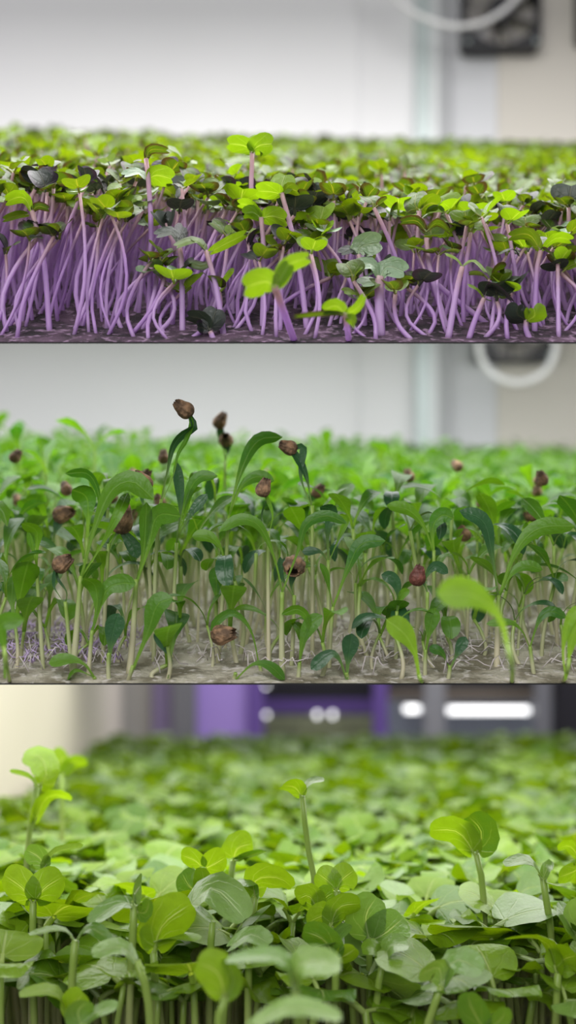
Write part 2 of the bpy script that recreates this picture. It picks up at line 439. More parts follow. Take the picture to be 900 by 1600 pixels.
hero('A', nA, .25, [(232, 533), (236, 360), (230, 260), (228, 248)], [([(228, 250), (236, 234), (268, 236, -1)], 20, (0, .2, 1), 'cab'), ([(230, 282), (215, 268), (188, 276, -2)], 18, (0, -.5, 1), 'cab_pale'), ([(230, 282), (245, 274, 1), (276, 282, 2)], 30, (0, .8, .8), 'cab_bright')], 'tall seedling left of centre with stacked leaves above a straight reddish stem', mA)
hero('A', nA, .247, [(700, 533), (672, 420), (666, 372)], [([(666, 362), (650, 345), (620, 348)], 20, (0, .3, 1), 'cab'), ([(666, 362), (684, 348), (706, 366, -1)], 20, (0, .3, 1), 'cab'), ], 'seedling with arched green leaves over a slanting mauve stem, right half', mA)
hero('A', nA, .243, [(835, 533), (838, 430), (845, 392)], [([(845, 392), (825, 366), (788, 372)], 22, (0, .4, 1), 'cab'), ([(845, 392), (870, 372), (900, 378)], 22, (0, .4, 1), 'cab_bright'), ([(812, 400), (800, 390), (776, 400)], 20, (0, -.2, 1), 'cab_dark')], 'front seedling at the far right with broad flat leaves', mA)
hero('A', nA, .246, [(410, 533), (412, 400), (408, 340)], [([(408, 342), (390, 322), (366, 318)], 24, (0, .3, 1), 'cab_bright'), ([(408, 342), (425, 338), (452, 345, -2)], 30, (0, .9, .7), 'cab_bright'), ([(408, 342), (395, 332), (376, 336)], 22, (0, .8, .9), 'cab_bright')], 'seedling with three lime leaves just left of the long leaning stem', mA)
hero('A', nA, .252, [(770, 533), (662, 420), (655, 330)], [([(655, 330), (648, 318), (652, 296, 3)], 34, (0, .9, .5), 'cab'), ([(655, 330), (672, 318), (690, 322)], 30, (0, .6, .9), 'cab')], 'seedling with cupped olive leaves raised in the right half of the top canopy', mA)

# --- middle tray (coriander-like, long leaves, brown hulls)
def hb(d, stem, leaves, label, hulls=(), r=(.00062, .0006), dbase=None): return hero('B', nB, d, stem, leaves, label, mB, hulls, r, dbase)
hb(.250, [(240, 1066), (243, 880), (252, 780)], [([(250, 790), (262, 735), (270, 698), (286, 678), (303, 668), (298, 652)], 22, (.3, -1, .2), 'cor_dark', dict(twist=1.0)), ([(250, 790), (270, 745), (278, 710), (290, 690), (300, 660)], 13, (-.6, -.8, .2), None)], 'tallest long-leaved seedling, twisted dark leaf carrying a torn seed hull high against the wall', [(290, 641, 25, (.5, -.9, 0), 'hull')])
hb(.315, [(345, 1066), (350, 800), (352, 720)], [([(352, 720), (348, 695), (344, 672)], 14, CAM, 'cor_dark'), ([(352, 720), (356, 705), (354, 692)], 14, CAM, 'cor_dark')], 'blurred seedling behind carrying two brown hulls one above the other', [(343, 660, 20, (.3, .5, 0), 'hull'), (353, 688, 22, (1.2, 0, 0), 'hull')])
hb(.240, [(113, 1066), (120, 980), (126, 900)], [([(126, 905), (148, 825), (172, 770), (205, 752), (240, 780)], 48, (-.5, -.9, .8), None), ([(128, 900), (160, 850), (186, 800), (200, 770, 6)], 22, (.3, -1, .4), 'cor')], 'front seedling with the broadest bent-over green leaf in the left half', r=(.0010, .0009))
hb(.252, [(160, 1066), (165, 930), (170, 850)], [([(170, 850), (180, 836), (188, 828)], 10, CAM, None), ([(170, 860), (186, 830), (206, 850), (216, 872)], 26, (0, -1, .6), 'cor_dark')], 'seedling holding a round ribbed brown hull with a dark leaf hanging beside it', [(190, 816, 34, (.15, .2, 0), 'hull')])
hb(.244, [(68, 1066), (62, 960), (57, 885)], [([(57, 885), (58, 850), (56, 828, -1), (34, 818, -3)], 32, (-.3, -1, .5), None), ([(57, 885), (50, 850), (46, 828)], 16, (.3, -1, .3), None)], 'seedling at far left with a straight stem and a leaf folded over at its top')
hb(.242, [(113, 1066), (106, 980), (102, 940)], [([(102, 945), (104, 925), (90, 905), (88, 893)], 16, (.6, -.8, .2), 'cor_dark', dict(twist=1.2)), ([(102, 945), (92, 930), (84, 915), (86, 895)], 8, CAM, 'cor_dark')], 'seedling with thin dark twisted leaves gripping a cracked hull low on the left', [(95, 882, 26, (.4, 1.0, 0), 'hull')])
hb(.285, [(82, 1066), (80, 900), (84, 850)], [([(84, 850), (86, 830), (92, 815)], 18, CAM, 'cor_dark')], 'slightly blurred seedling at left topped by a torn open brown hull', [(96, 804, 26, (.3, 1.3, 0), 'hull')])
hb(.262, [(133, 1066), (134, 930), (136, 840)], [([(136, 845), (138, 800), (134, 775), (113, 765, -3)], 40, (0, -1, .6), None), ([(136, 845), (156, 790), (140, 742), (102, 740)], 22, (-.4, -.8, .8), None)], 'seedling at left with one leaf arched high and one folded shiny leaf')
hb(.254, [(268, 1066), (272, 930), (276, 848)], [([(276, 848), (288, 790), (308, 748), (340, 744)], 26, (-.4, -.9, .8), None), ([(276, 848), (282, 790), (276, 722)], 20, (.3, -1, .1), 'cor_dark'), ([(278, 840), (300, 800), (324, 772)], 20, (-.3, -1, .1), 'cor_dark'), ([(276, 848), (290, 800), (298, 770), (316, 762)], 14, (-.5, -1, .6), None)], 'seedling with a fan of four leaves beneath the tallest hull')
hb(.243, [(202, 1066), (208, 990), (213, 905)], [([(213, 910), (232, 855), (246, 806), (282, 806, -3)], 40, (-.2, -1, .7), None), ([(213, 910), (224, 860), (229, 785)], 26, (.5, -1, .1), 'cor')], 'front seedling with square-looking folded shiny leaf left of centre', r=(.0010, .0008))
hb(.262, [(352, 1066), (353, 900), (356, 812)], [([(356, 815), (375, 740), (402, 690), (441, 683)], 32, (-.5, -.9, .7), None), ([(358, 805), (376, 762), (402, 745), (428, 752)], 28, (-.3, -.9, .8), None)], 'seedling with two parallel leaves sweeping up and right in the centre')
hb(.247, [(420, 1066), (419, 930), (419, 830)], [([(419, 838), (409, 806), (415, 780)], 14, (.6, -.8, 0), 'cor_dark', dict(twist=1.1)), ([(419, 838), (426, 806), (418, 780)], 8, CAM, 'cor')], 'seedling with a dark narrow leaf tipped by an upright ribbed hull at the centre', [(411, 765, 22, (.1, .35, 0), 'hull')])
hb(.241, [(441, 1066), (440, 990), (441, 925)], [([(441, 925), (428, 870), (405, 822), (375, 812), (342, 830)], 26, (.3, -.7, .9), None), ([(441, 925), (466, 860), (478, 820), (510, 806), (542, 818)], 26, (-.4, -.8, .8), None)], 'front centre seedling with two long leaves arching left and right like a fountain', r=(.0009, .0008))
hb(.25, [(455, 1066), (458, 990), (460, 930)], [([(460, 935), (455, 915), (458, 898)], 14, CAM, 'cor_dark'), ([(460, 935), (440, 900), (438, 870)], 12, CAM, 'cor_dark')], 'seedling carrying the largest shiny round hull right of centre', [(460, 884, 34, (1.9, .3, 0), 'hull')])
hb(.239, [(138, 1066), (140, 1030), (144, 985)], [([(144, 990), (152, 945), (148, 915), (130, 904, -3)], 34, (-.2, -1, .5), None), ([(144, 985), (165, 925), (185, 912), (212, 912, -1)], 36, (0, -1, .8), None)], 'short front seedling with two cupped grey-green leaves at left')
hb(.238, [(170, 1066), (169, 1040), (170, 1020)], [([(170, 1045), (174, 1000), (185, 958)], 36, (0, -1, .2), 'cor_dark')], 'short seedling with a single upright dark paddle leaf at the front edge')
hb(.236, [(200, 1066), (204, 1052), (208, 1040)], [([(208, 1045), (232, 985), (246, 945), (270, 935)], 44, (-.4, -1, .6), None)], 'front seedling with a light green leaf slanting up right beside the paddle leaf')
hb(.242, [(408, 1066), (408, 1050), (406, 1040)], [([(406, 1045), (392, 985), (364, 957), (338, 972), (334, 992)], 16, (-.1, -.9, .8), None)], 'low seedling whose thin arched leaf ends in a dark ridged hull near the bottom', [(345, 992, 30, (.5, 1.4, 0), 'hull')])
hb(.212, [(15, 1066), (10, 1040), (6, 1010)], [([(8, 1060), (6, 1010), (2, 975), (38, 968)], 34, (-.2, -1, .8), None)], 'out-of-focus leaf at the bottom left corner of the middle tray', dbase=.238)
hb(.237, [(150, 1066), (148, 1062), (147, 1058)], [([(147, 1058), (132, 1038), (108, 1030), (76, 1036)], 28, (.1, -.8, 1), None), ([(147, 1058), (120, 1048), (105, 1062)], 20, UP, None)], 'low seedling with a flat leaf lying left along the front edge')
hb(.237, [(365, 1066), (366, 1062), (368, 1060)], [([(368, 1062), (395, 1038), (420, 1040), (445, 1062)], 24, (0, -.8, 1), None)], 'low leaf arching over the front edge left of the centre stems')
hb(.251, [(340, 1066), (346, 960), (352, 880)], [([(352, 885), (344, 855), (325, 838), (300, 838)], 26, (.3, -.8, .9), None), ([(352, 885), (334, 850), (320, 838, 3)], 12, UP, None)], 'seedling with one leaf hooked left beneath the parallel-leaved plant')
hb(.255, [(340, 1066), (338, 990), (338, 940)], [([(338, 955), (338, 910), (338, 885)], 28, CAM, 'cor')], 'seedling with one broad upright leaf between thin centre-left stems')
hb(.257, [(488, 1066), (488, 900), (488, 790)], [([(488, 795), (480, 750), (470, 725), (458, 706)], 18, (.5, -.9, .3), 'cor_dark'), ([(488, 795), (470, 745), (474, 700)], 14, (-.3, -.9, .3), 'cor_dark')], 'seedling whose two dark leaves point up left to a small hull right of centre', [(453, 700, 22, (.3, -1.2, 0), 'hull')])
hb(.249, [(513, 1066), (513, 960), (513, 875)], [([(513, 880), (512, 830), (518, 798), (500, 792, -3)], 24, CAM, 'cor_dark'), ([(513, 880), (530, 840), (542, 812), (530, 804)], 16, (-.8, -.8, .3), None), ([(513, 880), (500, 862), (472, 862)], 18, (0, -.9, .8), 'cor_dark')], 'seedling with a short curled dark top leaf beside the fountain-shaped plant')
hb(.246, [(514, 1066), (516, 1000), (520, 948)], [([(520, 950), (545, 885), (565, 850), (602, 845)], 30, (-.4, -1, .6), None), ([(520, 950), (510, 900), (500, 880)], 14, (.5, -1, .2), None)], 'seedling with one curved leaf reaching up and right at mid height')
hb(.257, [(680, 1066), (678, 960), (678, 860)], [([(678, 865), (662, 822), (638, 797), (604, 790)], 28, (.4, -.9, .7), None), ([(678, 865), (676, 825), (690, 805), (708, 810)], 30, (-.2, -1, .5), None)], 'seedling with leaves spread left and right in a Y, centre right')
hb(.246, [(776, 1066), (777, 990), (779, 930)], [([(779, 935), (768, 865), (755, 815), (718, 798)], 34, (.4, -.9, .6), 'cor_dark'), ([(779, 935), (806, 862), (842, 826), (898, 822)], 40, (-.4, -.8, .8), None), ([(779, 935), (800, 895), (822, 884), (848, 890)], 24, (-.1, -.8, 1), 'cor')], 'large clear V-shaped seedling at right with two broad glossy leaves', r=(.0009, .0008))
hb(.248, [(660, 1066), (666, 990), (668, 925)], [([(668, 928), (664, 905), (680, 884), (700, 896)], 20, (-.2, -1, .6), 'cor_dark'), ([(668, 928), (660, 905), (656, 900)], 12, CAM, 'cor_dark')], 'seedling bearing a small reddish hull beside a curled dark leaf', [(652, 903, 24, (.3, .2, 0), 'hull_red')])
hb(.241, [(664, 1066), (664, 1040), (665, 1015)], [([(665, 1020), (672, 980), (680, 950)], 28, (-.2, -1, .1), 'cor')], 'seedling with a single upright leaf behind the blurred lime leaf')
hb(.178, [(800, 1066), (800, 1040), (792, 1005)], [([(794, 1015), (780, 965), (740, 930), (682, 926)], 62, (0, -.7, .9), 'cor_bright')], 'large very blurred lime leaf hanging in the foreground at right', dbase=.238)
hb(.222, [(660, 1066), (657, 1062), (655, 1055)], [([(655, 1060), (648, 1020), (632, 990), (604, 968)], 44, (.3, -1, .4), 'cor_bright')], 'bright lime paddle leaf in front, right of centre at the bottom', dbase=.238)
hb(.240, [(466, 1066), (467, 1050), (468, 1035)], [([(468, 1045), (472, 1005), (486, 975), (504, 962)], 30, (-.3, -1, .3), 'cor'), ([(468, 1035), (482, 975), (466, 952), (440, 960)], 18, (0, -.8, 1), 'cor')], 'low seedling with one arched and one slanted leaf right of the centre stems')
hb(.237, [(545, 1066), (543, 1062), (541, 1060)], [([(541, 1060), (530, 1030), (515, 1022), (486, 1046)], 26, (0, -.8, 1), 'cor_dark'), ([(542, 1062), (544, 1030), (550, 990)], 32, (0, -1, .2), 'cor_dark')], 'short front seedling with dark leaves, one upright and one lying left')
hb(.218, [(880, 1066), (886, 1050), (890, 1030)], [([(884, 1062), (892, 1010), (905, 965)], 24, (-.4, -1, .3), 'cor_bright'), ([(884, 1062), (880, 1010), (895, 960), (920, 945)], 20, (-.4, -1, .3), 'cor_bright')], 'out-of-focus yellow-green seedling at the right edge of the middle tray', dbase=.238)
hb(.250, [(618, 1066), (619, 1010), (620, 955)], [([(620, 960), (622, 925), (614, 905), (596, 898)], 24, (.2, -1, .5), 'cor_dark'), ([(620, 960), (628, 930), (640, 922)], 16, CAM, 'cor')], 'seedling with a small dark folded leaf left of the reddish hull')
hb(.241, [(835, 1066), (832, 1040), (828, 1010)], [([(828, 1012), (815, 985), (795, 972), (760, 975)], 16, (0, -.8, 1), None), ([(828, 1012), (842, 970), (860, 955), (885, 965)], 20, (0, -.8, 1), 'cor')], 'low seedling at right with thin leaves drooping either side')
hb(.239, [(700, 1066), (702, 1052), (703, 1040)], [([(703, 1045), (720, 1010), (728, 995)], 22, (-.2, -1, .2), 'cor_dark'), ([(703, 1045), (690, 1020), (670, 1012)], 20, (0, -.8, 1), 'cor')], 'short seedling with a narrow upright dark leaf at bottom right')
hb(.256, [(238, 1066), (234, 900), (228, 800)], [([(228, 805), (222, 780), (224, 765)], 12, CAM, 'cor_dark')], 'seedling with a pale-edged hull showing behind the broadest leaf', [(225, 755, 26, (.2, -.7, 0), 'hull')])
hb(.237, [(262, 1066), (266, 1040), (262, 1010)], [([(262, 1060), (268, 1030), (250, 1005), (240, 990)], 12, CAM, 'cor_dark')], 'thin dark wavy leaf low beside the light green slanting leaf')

# --- lowest tray (radish-like)
def hc(d, stem, leaves, label, r=(.0010, .0008), dbase=None): return hero('C', nC, d, stem, leaves, label, mC, (), r, dbase)
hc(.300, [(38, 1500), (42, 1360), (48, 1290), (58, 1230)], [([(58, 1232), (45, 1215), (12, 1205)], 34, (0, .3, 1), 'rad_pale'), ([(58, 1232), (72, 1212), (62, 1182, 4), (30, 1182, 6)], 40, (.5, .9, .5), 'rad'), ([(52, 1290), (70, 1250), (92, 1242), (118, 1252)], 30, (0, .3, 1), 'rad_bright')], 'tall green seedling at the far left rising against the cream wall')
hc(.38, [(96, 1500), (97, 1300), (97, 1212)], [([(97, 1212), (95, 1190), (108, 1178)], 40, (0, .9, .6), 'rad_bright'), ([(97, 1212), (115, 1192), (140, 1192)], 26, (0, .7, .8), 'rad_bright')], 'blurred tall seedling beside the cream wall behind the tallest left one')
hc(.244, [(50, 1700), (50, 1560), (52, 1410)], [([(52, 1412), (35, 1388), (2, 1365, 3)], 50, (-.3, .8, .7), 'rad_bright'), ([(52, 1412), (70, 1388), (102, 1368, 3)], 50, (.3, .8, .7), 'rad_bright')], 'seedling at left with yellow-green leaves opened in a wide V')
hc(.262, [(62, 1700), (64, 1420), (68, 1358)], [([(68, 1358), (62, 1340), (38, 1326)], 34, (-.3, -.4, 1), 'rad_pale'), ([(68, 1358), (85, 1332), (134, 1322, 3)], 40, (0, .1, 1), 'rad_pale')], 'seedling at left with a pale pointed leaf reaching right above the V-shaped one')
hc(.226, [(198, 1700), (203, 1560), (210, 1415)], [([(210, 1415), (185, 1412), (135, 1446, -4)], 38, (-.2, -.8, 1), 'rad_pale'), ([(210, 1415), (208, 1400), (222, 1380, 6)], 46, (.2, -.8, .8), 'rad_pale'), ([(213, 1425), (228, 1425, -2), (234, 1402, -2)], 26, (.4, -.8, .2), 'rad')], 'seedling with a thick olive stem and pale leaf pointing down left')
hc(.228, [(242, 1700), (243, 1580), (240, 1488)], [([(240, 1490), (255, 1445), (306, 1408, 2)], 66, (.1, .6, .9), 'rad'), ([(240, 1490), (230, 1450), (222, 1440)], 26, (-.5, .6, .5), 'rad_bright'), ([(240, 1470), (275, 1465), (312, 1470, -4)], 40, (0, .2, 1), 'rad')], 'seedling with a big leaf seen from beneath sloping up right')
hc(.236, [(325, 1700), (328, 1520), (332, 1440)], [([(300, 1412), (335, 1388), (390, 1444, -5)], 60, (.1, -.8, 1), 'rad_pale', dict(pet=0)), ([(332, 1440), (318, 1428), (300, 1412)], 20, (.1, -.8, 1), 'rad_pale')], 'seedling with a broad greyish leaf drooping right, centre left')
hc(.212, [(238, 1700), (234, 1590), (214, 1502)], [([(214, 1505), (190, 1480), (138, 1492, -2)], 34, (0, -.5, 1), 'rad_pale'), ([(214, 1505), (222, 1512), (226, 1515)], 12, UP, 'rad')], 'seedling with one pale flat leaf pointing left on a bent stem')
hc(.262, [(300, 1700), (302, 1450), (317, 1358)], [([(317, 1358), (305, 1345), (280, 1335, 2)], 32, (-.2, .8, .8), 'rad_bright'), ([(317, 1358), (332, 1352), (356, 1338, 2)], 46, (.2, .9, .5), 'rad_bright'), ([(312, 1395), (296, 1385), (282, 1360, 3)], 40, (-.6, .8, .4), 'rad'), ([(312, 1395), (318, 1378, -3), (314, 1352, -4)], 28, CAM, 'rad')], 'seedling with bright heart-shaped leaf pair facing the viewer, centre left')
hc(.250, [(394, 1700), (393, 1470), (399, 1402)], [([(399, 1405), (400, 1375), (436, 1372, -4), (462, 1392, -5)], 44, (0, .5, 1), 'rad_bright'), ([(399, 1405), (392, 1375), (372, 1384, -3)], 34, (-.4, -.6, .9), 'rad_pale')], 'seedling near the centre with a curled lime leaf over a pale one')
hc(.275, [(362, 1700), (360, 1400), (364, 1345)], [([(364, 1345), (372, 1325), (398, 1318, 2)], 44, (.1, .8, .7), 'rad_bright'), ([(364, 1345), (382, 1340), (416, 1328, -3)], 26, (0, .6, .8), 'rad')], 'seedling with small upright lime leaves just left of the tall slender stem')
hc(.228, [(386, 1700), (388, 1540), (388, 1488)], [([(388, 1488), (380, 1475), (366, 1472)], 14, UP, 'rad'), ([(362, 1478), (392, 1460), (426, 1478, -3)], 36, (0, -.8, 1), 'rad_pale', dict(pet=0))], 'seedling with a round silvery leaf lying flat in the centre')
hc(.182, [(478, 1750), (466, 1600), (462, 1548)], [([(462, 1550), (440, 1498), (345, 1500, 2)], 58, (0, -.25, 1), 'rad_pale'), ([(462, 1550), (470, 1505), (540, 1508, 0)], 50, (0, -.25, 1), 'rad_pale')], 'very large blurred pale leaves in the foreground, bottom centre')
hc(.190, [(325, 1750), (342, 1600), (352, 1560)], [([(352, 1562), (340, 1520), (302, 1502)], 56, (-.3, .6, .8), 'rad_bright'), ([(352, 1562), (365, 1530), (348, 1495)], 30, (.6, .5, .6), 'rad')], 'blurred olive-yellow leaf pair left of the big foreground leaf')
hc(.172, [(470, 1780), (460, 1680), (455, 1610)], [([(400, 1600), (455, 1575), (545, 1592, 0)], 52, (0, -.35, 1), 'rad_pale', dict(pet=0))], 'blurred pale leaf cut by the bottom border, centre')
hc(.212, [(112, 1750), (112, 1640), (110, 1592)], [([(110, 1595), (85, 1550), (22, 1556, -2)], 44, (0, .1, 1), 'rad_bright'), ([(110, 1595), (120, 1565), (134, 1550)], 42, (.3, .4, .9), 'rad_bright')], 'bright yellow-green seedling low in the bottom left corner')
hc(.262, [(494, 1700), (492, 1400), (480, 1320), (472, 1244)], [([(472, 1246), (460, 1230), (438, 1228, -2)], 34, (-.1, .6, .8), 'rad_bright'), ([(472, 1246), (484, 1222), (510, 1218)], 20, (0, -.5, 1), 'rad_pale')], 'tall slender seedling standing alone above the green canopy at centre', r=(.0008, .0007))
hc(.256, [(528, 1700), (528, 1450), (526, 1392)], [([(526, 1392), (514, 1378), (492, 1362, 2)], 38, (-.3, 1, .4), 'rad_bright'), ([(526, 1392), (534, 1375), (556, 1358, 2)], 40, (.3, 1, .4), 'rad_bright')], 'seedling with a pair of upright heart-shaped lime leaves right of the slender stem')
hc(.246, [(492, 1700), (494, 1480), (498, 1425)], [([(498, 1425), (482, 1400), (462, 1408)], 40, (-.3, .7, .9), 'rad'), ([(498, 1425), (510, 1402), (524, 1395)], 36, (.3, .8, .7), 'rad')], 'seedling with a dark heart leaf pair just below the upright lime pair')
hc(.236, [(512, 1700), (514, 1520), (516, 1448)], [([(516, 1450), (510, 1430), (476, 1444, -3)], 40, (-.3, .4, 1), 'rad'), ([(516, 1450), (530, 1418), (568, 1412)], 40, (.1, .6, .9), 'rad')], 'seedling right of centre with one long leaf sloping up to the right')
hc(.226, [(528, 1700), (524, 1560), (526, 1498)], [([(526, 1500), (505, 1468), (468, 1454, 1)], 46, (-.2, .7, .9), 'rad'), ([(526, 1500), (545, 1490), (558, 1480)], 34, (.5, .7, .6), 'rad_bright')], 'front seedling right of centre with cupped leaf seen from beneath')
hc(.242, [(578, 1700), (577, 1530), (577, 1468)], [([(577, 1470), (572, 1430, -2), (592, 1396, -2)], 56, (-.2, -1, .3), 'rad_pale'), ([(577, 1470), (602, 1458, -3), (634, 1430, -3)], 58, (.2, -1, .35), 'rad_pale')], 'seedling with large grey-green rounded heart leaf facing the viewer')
hc(.262, [(758, 1700), (756, 1420), (744, 1335)], [([(744, 1338), (715, 1300), (665, 1298)], 44, (-.2, .8, .8), 'rad_bright'), ([(744, 1338), (752, 1300), (728, 1272)], 50, (.5, .8, .4), 'rad')], 'tall seedling at right with brownish-yellow raised leaves above the canopy')
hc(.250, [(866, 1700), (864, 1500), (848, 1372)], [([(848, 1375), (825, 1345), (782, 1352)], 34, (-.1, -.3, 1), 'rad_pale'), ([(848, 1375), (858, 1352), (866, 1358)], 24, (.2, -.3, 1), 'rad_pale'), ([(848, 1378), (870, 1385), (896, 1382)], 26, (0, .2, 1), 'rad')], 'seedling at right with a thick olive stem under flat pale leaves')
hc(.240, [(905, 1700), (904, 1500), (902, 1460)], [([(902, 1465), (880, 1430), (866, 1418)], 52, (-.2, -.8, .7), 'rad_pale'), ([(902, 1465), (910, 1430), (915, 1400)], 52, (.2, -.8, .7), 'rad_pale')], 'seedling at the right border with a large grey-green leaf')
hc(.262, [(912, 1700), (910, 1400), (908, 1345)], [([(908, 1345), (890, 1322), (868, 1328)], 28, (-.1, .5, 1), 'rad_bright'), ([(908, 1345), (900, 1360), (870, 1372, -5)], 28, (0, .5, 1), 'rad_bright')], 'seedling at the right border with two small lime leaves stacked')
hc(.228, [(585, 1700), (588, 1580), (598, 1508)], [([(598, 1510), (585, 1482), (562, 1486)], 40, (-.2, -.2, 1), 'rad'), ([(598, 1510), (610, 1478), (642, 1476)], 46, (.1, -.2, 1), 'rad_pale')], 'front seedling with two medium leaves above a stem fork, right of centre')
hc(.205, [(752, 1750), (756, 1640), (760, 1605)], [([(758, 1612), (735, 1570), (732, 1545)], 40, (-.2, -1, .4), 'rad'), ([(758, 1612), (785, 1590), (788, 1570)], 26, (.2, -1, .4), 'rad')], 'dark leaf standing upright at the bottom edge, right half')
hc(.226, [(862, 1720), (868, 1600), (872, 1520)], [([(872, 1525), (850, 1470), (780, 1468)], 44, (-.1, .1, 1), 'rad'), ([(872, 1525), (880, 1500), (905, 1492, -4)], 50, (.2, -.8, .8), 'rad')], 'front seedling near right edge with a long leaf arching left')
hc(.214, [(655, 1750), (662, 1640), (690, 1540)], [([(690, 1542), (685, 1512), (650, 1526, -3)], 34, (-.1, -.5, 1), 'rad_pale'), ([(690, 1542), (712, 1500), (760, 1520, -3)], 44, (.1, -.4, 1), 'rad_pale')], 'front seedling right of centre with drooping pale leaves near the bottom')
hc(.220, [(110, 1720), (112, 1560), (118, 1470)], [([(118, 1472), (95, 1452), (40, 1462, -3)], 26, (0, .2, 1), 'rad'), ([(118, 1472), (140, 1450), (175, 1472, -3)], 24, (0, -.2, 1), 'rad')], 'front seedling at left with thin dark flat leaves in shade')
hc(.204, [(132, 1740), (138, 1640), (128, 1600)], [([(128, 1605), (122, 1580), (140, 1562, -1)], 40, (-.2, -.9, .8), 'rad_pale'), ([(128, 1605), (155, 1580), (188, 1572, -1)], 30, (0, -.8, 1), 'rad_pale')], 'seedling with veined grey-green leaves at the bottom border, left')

# ------------------------------------------------------------- crowd seedlings
def unit_leaf(tm, mat, length, width, bend, pet, cup, wave=0, tipdrop=0):
    """leaf pointing +Y from the origin, curving; shared by many seedlings"""
    pts = []
    n = 5; a = bend[0]; p = Vector((0, 0, 0)); pts.append(p.copy())
    for i in range(n):
        t = i/(n-1); ang = bend[0]+(bend[1]-bend[0])*t
        p = p+Vector((0, math.cos(ang), math.sin(ang)))*length/n; pts.append(p.copy())
    return path_leaf(pts, width, (0, -math.sin(bend[0]), math.cos(bend[0])), tm, mat, pet, cup, wave)
def variants(kind, stuff):
    out = []
    rs = random.Random(11)
    alt = {'A': {6: 'cab_dark', 7: 'cab_dark', 8: 'cab_pale', 9: 'cab_bright'}, 'B': {8: 'cor_dark', 9: 'cor_dark'}, 'C': {5: 'rad_bright', 8: 'rad_pale', 9: 'rad_pale'}}[kind]
    for i in range(10):
        mk_ = alt.get(i) if not stuff else None
        if kind == 'A':
            tm = HEART_LO if stuff else HEART_HI
            out.append(unit_leaf(tm, M[mk_ or ('cab_s' if stuff else 'cab')], rs.uniform(.0046, .0068), rs.uniform(.0048, .0070), (rs.uniform(.3, 1.15), rs.uniform(-.5, .75)), .28, rs.uniform(-.15, .35)))
        elif kind == 'B':
            tm = STRAP_LO if stuff else STRAP_HI
            e = rs.uniform(1.1, 1.45)
            out.append(unit_leaf(tm, M[mk_ or ('cor_s' if stuff else 'cor')], rs.uniform(.013, .019), rs.uniform(.0038, .0056), (e, rs.choice([-.9, -.5, -1.3, .1, .6])), 0, rs.uniform(.05, .35)))
        else:
            tm = HEART_LO if stuff else HEART_SOFT
            out.append(unit_leaf(tm, M[mk_ or ('rad_s' if stuff else 'rad')], rs.uniform(.0105, .0148), rs.uniform(.0115, .0155), (rs.uniform(.25, .85), rs.uniform(-.9, .2)), .25, rs.uniform(-.15, .25), rs.uniform(0, .12)))
    return out
VAR = {(k, s): variants(k, s) for k in 'ABC' for s in (False, True)}
HULLS = [hull_mesh(.0031, M['hull']) for _ in range(3)]

SPEC = {
 'A': dict(sp=.0047, name=nA, crown='purple-stemmed heart-leaved', tray='top tray'),
 'B': dict(sp=.0080, name=nB, crown='slender long-leaved', tray='middle tray'),
 'C': dict(sp=.0097, name=nC, crown='round-leaved green', tray='lowest tray')}
def height(k, x, d):
    px = 450+x/d*F; s = max(0, min(1, px/900))
    if k == 'A':
        hgt = .0325-.0085*s**.8
        if d < .262: hgt *= R(.88-.22*min(1, s*2), 1.06)
        else: hgt *= R(.88, 1.08)
        if random.random() < .10: hgt *= 1.15
        if d > .4: hgt *= 1+.12*(1-s)*R(0, 1)
        return hgt
    if k == 'B':
        hgt = (.0265-.0025*s)*R(.72, 1.24)
        if d < .262: hgt = R(.004, .020)
        elif d > .35: hgt *= 1.0+.24*(1-s)
        if d > .262 and random.random() < .09: hgt *= 1.28
        return hgt
    hgt = .0455*R(.88, 1.08)
    if d < .245: hgt *= R(.84, 1.02)
    return hgt

def crowd(k):
    s = SPEC[k]; t = TRAYS[k]; res = []
    d = t['d0']+.004 if k != 'C' else .224
    while d < t['d1']-.03:
        far = max(0, (d-.45))
        sp = s['sp']*(1+far*1.1)
        lim = .268*d*1.28+.02
        x = -lim+R(0, sp)
        while x < lim:
            xx = x+R(-.4, .4)*sp; dd = d+R(-.4, .4)*sp
            x += sp*(1.0 if not (k == 'B' and d < .30) else 1.15)
            if k == 'C' and xx < wall_x(dd)+.012: continue
            if dd < t['d0']+.003: dd = t['d0']+.003+R(0, .003)
            if any(h[0] == k and abs(h[1]-xx) < .003 and abs(h[2]-dd) < .003 for h in ROOTS): continue
            res.append((xx, dd))
        d += sp*.9
    return res
def plant_params(k, x, d):
    hgt = height(k, x, d)
    leaves = []
    az = R(0, 2*math.pi)
    lean = Vector((R(-1, 1), R(-1, 1), 0))*(.0035 if k != 'A' else .003)
    if k == 'A': lean = lean*1.9+Vector((.002*R(-1, 1.5), .001, 0))
    if k == 'A' and x/d*F < 0: lean.x += .005
    if d < .25: lean.y = abs(lean.y)
    nl = 2
    for i in range(nl):
        a = az+math.pi*i+R(-.5, .5)
        pitch = {'A': R(-.15, .40), 'B': R(-.25, .15), 'C': R(-.30, .50)}[k]
        leaves.append((random.randrange(10), pitch, R(-.35, .35), a, R(.8, 1.2)))
    if random.random() < .25 and k != 'B':
        leaves.append((random.randrange(10), R(0, .6), R(-.3, .3), R(0, 6.28), R(.4, .6)))
    return hgt, lean, leaves
def stem_path(k, hgt, lean):
    b = Vector((R(-1, 1), R(-.5, .5), 0))*(.0018 if k != 'A' else .0045)
    return [Vector((0, 0, 0)), Vector((0, 0, hgt*.35))+b+lean*.2, Vector((0, 0, hgt*.7))+b*.8+lean*.6, Vector((0, 0, hgt))+lean]
RAD = {'A': (.00048, .0004), 'B': (.0005, .0004), 'C': (.0009, .0007)}
SM = {'A': ('cabst', 'cabst_s'), 'B': ('corst', 'corst_s'), 'C': ('radst', 'radst_s')}

